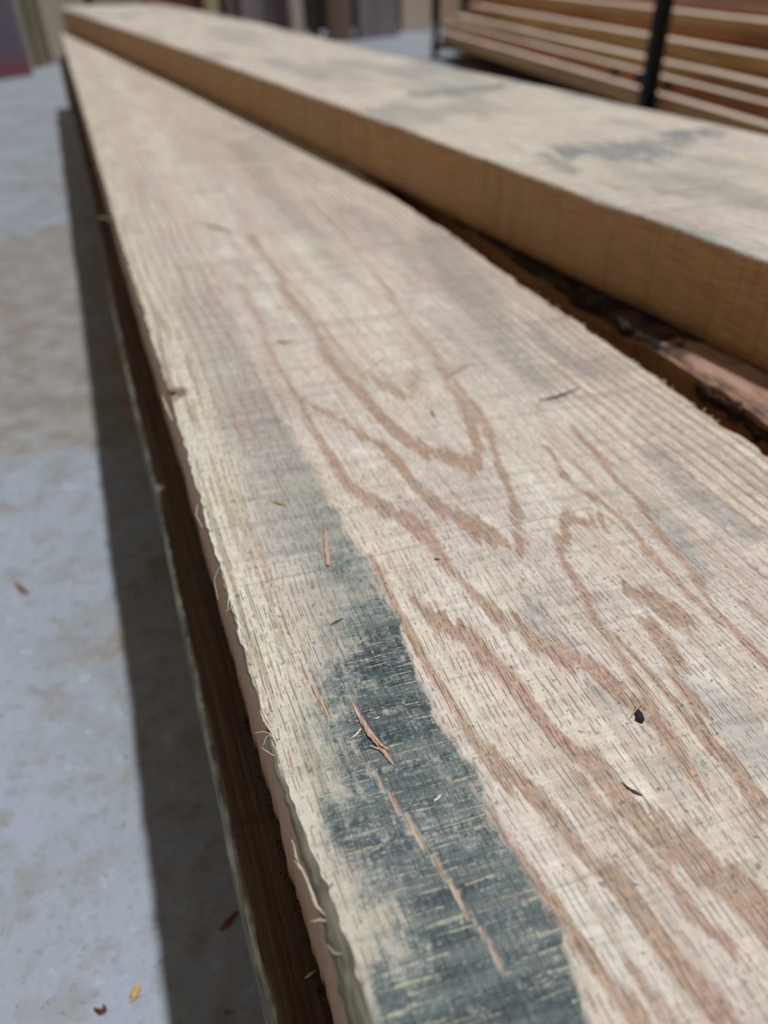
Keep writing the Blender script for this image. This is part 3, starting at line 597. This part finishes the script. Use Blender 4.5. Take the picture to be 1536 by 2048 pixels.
t = sliver('chip', [(1243, 1564), (1255, 1575), (1270, 1584), (1285, 1592)], [.3, .8, .9, .4], M['brown_chip'], ZA, seed=9); tag(t, 'thin dark brown sliver on a brown grain band at lower right', 'splinter')
t = sliver('flake', [(1272, 1415), (1276, 1425), (1281, 1438), (1284, 1446)], [.5, 2.0, 2.6, .8], M['dark_chip'], ZA, seed=10); sliver('thread', [(1262, 1433, .6), (1274, 1417, 1), (1284, 1407, .8), (1291, 1398, .2)], [.3, .5, .5, .3], M['straw'], ZA, parent=t, seed=11)
tag(t, 'black flake with a thin pale thread, on the brown grain at right', 'flake')
t = sliver('chip', [(868, 1602), (875, 1597), (882, 1589)], [.3, .8, .3], M['white_chip'], ZA, seed=12); tag(t, 'tiny bright white fleck on the dark stain right of centre', 'chip')
t = sliver('chip', [(704, 1475), (714, 1468), (722, 1457)], [.3, .7, .3], M['white_chip'], ZA, seed=13); tag(t, 'white curled fleck just left of the large splinter', 'chip')
t = sliver('chip', [(750, 1437), (756, 1436), (759, 1433)], [.3, .5, .2], M['white_chip'], ZA, seed=14); tag(t, 'minute white fleck right above the large splinter', 'chip')
t = sliver('chip', [(861, 821), (866, 828), (870, 833)], [.4, 1.0, .4], M['brown_chip'], ZA, seed=15); tag(t, 'short brown speck of wood inside the pale arch of the grain', 'chip')
t = sliver('chip', [(868, 1117), (873, 1118), (880, 1118)], [.3, .8, .3], M['brown_chip'], ZA, seed=16); tag(t, 'reddish-brown speck lying on the long crosswise saw line', 'chip')
t = sliver('chip', [(410, 449), (440, 456), (465, 464)], [1, 3, 1], M['straw'], ZA, seed=17); tag(t, 'blurred tan chip on the far left part of the plank', 'chip')
t = sliver('chip', [(552, 682), (568, 684), (582, 683)], [.6, 1.8, .8], M['straw'], ZA, seed=18); tag(t, 'small tan chip lying crosswise at mid-distance on the plank', 'chip')
t = sliver('chip', [(727, 748), (745, 735), (770, 715)], [.3, .7, .3], M['straw'], ZA, seed=19); tag(t, 'thin faint straw fibre left of the olive shaving', 'shaving')
# on the floor and the lower board
t = sliver('chip', [(262, 2003), (268, 1990), (275, 1976), (279, 1968)], [1.2, 4.0, 3.5, 1.2], M['yellow_chip'], 0, seed=20); tag(t, 'yellow wood chip on the floor near the shadow edge', 'chip')
t = sliver('chip', [(188, 2016), (200, 2024), (210, 2020), (206, 2008)], [.8, 2.2, 2, .6], M['brown_chip'], 0, seed=21); tag(t, 'dark crumb of debris on the floor left of the yellow chip', 'chip')
t = sliver('chip', [(440, 1862), (455, 1845), (475, 1822)], [1, 3, 1.4], M['red_chip'], 0, seed=22); tag(t, 'brown sliver on the shaded floor against the lower board', 'splinter')
t = sliver('chip', [(30, 1165), (45, 1178), (56, 1188)], [1, 4, 1.4], M['red_chip'], 0, seed=23); tag(t, 'brown chip on the lit floor at the left', 'chip')
t = sliver('chip', [(609, 1957), (620, 1949), (632, 1941)], [.4, 1.0, .4], M['straw'], ZE + .0006, seed=24); tag(t, 'pale sliver on the dark lower board near the bottom', 'splinter')

# frayed fibres of the near plank: parts of it
FR = [([(545, 1478, -.5), (538, 1466, .5), (525, 1463, 1.2), (510, 1466, 1)], [.5, .5, .45, .3]), ([(540, 1470, 0), (532, 1474, 0), (528, 1488, -1), (526, 1492, -1.5)], [.4, .4, .4, .3]), ([(541, 1470, 0), (539, 1484, -.5), (541, 1496, -1)], [.5, .5, .3]),
      ([(549, 1512, 0), (537, 1505, -.5), (522, 1494, -.5)], [.6, .5, .2]), ([(520, 1420, .2), (528, 1440, .5), (542, 1462, .5), (553, 1490, .2)], [.5, 1.2, 1.2, .5]), ([(556, 1455, .3), (560, 1475, .6), (551, 1480, .3)], [.3, .6, .3]),
      ([(583, 1680, 0), (588, 1690, 0), (592, 1712, 0), (598, 1728, -.5)], [.3, .6, .8, .4]), ([(590, 1715, -1), (605, 1740, -.5), (620, 1775, 0), (633, 1812, 0), (650, 1830, 0)], [.6, .9, 1.1, 1.0, .4]), ([(600, 1738, -.5), (592, 1724, -1), (588, 1722, -1)], [.5, .5, .2]),
      ([(622, 1843, 0), (640, 1839, .3), (652, 1842, 0)], [.3, .7, .4]), ([(655, 1890, -.5), (668, 1906, -.5), (684, 1908, 0)], [.3, .4, .3]), ([(445, 1140, -.3), (452, 1165, 0), (458, 1190, .3), (456, 1215, 0)], [.4, .8, .8, .4]), ([(452, 1222, -.3), (461, 1216, .3), (470, 1206, .2)], [.4, .6, .3]),
      ([(438, 1135, 0), (428, 1160, -.5), (436, 1200, 0)], [.3, .3, .3]), ([(395, 1010, 0), (392, 1030, 0), (405, 1055, .2)], [.5, .7, .4]), ([(325, 790, 0), (332, 812, .3), (345, 840, .3)], [.6, 1.6, .8]), ([(195, 436, 0), (207, 434, .5), (220, 440, 0)], [.8, 1.6, .8])]
for k, (p, w) in enumerate(FR): sliver('frayed_fibre', p, [q * .62 for q in w], M['fibre'], ZA - .0004, parent=A, seed=40 + k, K=5)
rr = random.Random(12)
for k in range(46):                                        # fuzz along the right edge
    u = rr.uniform(.2, .62) if k < 34 else rr.uniform(.28, .40); v = float(a_right(np.array([u]))[0]) - .0004
    l = rr.uniform(.001, .003) * (2.2 if abs(u - .42) < .03 else 1); P = []
    for s in range(5):
        P.append((v + l * .18 * s * rr.uniform(.3, 1.0), u + l * s / 4 * rr.choice((1, 1, -1)) * .6, -.0004 + l * .12 * s * rr.uniform(-.4, 1), 1 - s * .17))
    ribbon_blob('frayed_fibre', P, M['fibre'], A, 200 + k, .00025, .0002)
for k in range(30):                                        # hairs hanging from the lower left arris
    u = rr.uniform(.06, .22); v = float(a_left(np.array([u]))[0]) - .0002; l = rr.uniform(.002, .006); z = -TH + rr.uniform(.001, .004)
    P = [(v - .0006 * s * rr.uniform(.3, 1.2), u + l * s / 4 * .9, max(z - .0008 * s * rr.random(), -TH + .0007), 1 - s * .18) for s in range(5)]
    ribbon_blob('loose_hair', P, M['E_top'], A, 300 + k, .00016, .00016)

# ---------------------------------------------------------------- rack with stacked boards
AZ_R = math.radians(-13); PR0 = np.array([.221, 3.85])
v0, u0 = loc_of(PR0, AZ_R)                     # post 1 in rack coordinates
m = NT('black_steel', .45); m.col(rgb(14, 15, 19)); m.b.inputs['Metallic'].default_value = .2; M['steel'] = m.m
r = empty('storage_rack', (*wld(v0, u0, AZ_R), 0), -AZ_R)
u2 = 1.88
solid('post', [(-.012, .012, -.012, .012, .006, 1.3)], M['steel'], r, .002)
solid('post', [(-.016, .016, u2 - u0 - .016, u2 - u0 + .016, .006, 1.3)], M['steel'], r, .002)
solid('post', [(.58, .61, -.012, .012, .006, 1.3)], M['steel'], r, .002)
solid('post', [(.58, .61, u2 - u0 - .016, u2 - u0 + .016, .006, 1.3)], M['steel'], r, .002)
for y in (0, u2 - u0):
    solid('foot_plate', [(-.025, .625, y - .02, y + .02, 0, .006)], M['steel'], r, .001)
    solid('cross_arm', [(-.016, .61, y - .012, y + .012, .035, .058)], M['steel'], r, .002)
tag(r, 'black steel rack whose uprights hold the reddish-brown board stack', 'rack')
def mat_rack(name, a, b):
    m = NT(name, .6); P = m.coord(); f = m.noise(P, (60, 4, 120), 3, .6); g = m.noise(P, (10, 1.3, 10), 2)
    c = m.mix(m.ss(f, .35, .65), a, b); c = m.mix(m.mth('MULTIPLY', m.ss(g, .5, .68), .7), c, rgb(112, 62, 34)); m.col(c); return m.m
RM = [mat_rack('tan_board_wood', rgb(196, 156, 108), rgb(172, 128, 80)), mat_rack('orange_board_wood', rgb(178, 122, 74), rgb(150, 96, 54)), mat_rack('olive_board_wood', rgb(190, 156, 100), rgb(160, 122, 70)), mat_rack('pinkish_board_wood', rgb(190, 148, 124), rgb(160, 112, 84))]
z = .060
#      thickness, offset of face from the posts, far end, material, label
LAY = [(.062, .1026, .020, u0 - .06, 0, 'lowest board of the racked stack, pale edge just above the askew board'),
       (.1032, .1316, .053, u0 - .02, 1, 'second board from the bottom of the racked stack, orange edge set back with dark spots'),
       (.1322, .1568, .082, u0 - .10, 2, 'third racked board from the bottom, olive-brown edge under a bright ledge'),
       (.1574, .1978, .128, u0 - .40, 2, 'fourth racked board from the bottom, tan edge with the brightest top ledge'),
       (.1984, .2256, .181, u0 - .42, 1, 'fifth racked board from the bottom, dark orange edge set back'),
       (.2262, .2528, .185, u0 - .40, 0, 'sixth racked board from the bottom, light brown edge with a notch'),
       (.2534, .2724, .244, u0 - .46, 1, 'seventh racked board from the bottom, shaded dark red-brown edge'),
       (.2730, .3002, .258, u0 - .42, 3, 'eighth racked board from the bottom, pinkish brown edge at the picture top'),
       (.3008, .3360, .300, u0 - .46, 1, 'topmost board of the racked stack, cut by the upper right corner')]
EPX = [884, 886, 905, 935, 936, 936, 936, 936, 936]
TT = []
m = NT('lit_board_top', .5); P = m.coord(); m.col(m.mix(m.ss(m.noise(P, (60, 4, 60), 3), .35, .65), rgb(236, 218, 204), rgb(212, 188, 168))); M['paled'] = m.m  # top faces paler than the edges: light on the ledges put into the colour
for k, (z0, z1, off, ue, mi, lab) in enumerate(LAY):
    ry = ray(EPX[k], 20); ry = ry[:2] * ((v0 + off) / (ry[:2] @ np.array([math.cos(AZ_R), -math.sin(AZ_R)]))); ue = min(loc_of(ry, AZ_R)[1], u0 + .6)
    o = solid('stacked_board', [(v0 + off, v0 + .56, .35, ue, z0, z1)], RM[mi], None, .003); o.rotation_euler = (0, 0, -AZ_R)
    o.data.materials.append(M['paled'])
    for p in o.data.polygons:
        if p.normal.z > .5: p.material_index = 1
    tag(o, lab, 'board'); TT.append((o, v0 + off, z0, z1 - z0))
# dark spots on the second board: small knots
o, fv, fz, fth = TT[1]; M['knot'] = plainmat('dark_knot', rgb(60, 44, 26))
for px, py in ((1232, 136), (1280, 148), (1337, 163)):
    rr_ = ray(px, py); n = np.array([math.cos(AZ_R), -math.sin(AZ_R)]); tt = fv / (rr_[:2] @ n); p = rr_[:2] * tt; uu = loc_of(p, AZ_R)[1]
    solid('sticker_end', [(fv - .006, fv + .004, uu - .012, uu + .012, fz + .002, fz + fth - .002)], M['knot'], o, .002)

# ---------------------------------------------------------------- leaning boards at the back
def backboard(name, px0, px1, base, thick, height, colA, colB, lab, cat='board', lean=4, yaw=None, band=None, rough=.7, y_off=0):
    """standing slab whose foot runs from px0 to px1 on the floor line at pixel rows base=(y0, y1)"""
    p0 = at(px0, base[0], 0); p1 = at(px1, base[1], 0)
    d = p1 - p0; L = np.hypot(d[0], d[1]); az = math.atan2(d[1], d[0])
    m = NT(name + '_face', rough); P = m.coord(); f = m.noise(P, (12, 12, 2), 3, .6)
    c = m.mix(m.ss(f, .35, .65), colA, colB)
    if band:
        sp = m.n('ShaderNodeSeparateXYZ'); m.put(sp.inputs[0], P); c = m.mix(m.ss(sp.outputs['Z'], band[1] + .02, band[1] - .02), c, band[0])
    m.col(c)
    o = solid(name, [(0, L, 0, thick, 0, height)], m.m, None, .003)
    o.location = (p0[0], p0[1], .001 + math.sin(math.radians(lean)) * 0); o.rotation_euler = (math.radians(-lean), 0, az)
    tag(o, lab, cat); return o
G = rgb
backboard('coated_sheet', -120, 68, (178, 150), .03, 1.3, G(104, 98, 112), G(92, 78, 98), 'grey-purple coated sheet with a reddish foot, leaning at the far left', 'sheet', band=(G(122, 76, 88), .06))
backboard('leaning_board', 52, 74, (138, 136), .05, 1.4, G(158, 152, 132), G(180, 176, 166), 'pale narrow board leaning directly right of the purple sheet')
backboard('leaning_board', 82, 93, (135, 134), .05, 1.35, G(156, 148, 122), G(136, 126, 100), 'thin olive-beige board between two dark gaps at the far left')
backboard('leaning_board', 108, 196, (128, 116), .05, 1.5, G(176, 164, 146), G(164, 152, 134), 'wide beige board standing behind the far tip of the planks')
backboard('leaning_board', 210, 300, (112, 104), .04, 1.5, G(160, 148, 132), G(146, 136, 122), 'taupe board right of the wide beige one, seen above the far plank end')
backboard('standing_sheet', 303, 404, (104, 98), .03, 1.2, G(158, 96, 90), G(136, 82, 82), 'dusty red panel standing behind the far boards', 'sheet')
backboard('leaning_board', 424, 450, (100, 98), .03, 1.4, G(178, 164, 122), G(160, 146, 104), 'yellowish narrow board right of the red panel')
backboard('leaning_board', 474, 486, (92, 90), .03, 1.4, G(176, 168, 160), G(160, 152, 146), 'slim light grey board right of the black gap')
backboard('standing_sheet', 492, 586, (93, 84), .04, 1.3, G(134, 122, 126), G(120, 108, 116), 'mauve-grey panel with a small light spot, back row centre', 'sheet')
backboard('leaning_board', 590, 613, (88, 85), .02, 1.4, G(176, 164, 152), G(160, 148, 136), 'beige board strip right of the mauve-grey panel')
backboard('leaning_board', 626, 642, (84, 82), .02, 1.4, G(94, 90, 84), G(80, 76, 70), 'dark grey narrow board beside the blackest gap')
backboard('leaning_board', 661, 706, (84, 82), .05, 1.3, G(112, 92, 82), G(132, 112, 98), 'chocolate brown board in the back row')
backboard('standing_sheet', 722, 797, (80, 72), .04, 1.3, G(132, 124, 128), G(116, 108, 114), 'grey panel in the back row left of the bright cream board', 'sheet')
backboard('leaning_board', 805, 862, (64, 62), .05, 1.4, G(226, 208, 188), G(216, 198, 178), 'bright cream board standing left of the thin black post')
backboard('leaning_board', 876, 920, (58, 56), .05, 1.2, G(196, 170, 148), G(184, 158, 136), 'pinkish beige board seen between the two thin black uprights')
# wall behind
m = NT('dark_back_wall', .9); P = m.coord(); m.col(m.mix(m.ss(m.noise(P, 3, 3), .4, .6), G(52, 48, 42), G(40, 36, 32))); M['wall'] = m.m
p0 = at(-260, 120, 0); p1 = at(1000, 40, 0); d = p1 - p0; azw = math.atan2(d[1], d[0])
w = solid('wall_back', [(-.5, 7.0, 0, .1, 0, 3.2)], M['wall'], None, 0); w.location = (p0[0], p0[1] + .05, 0); w.rotation_euler = (0, 0, azw); struct(w)
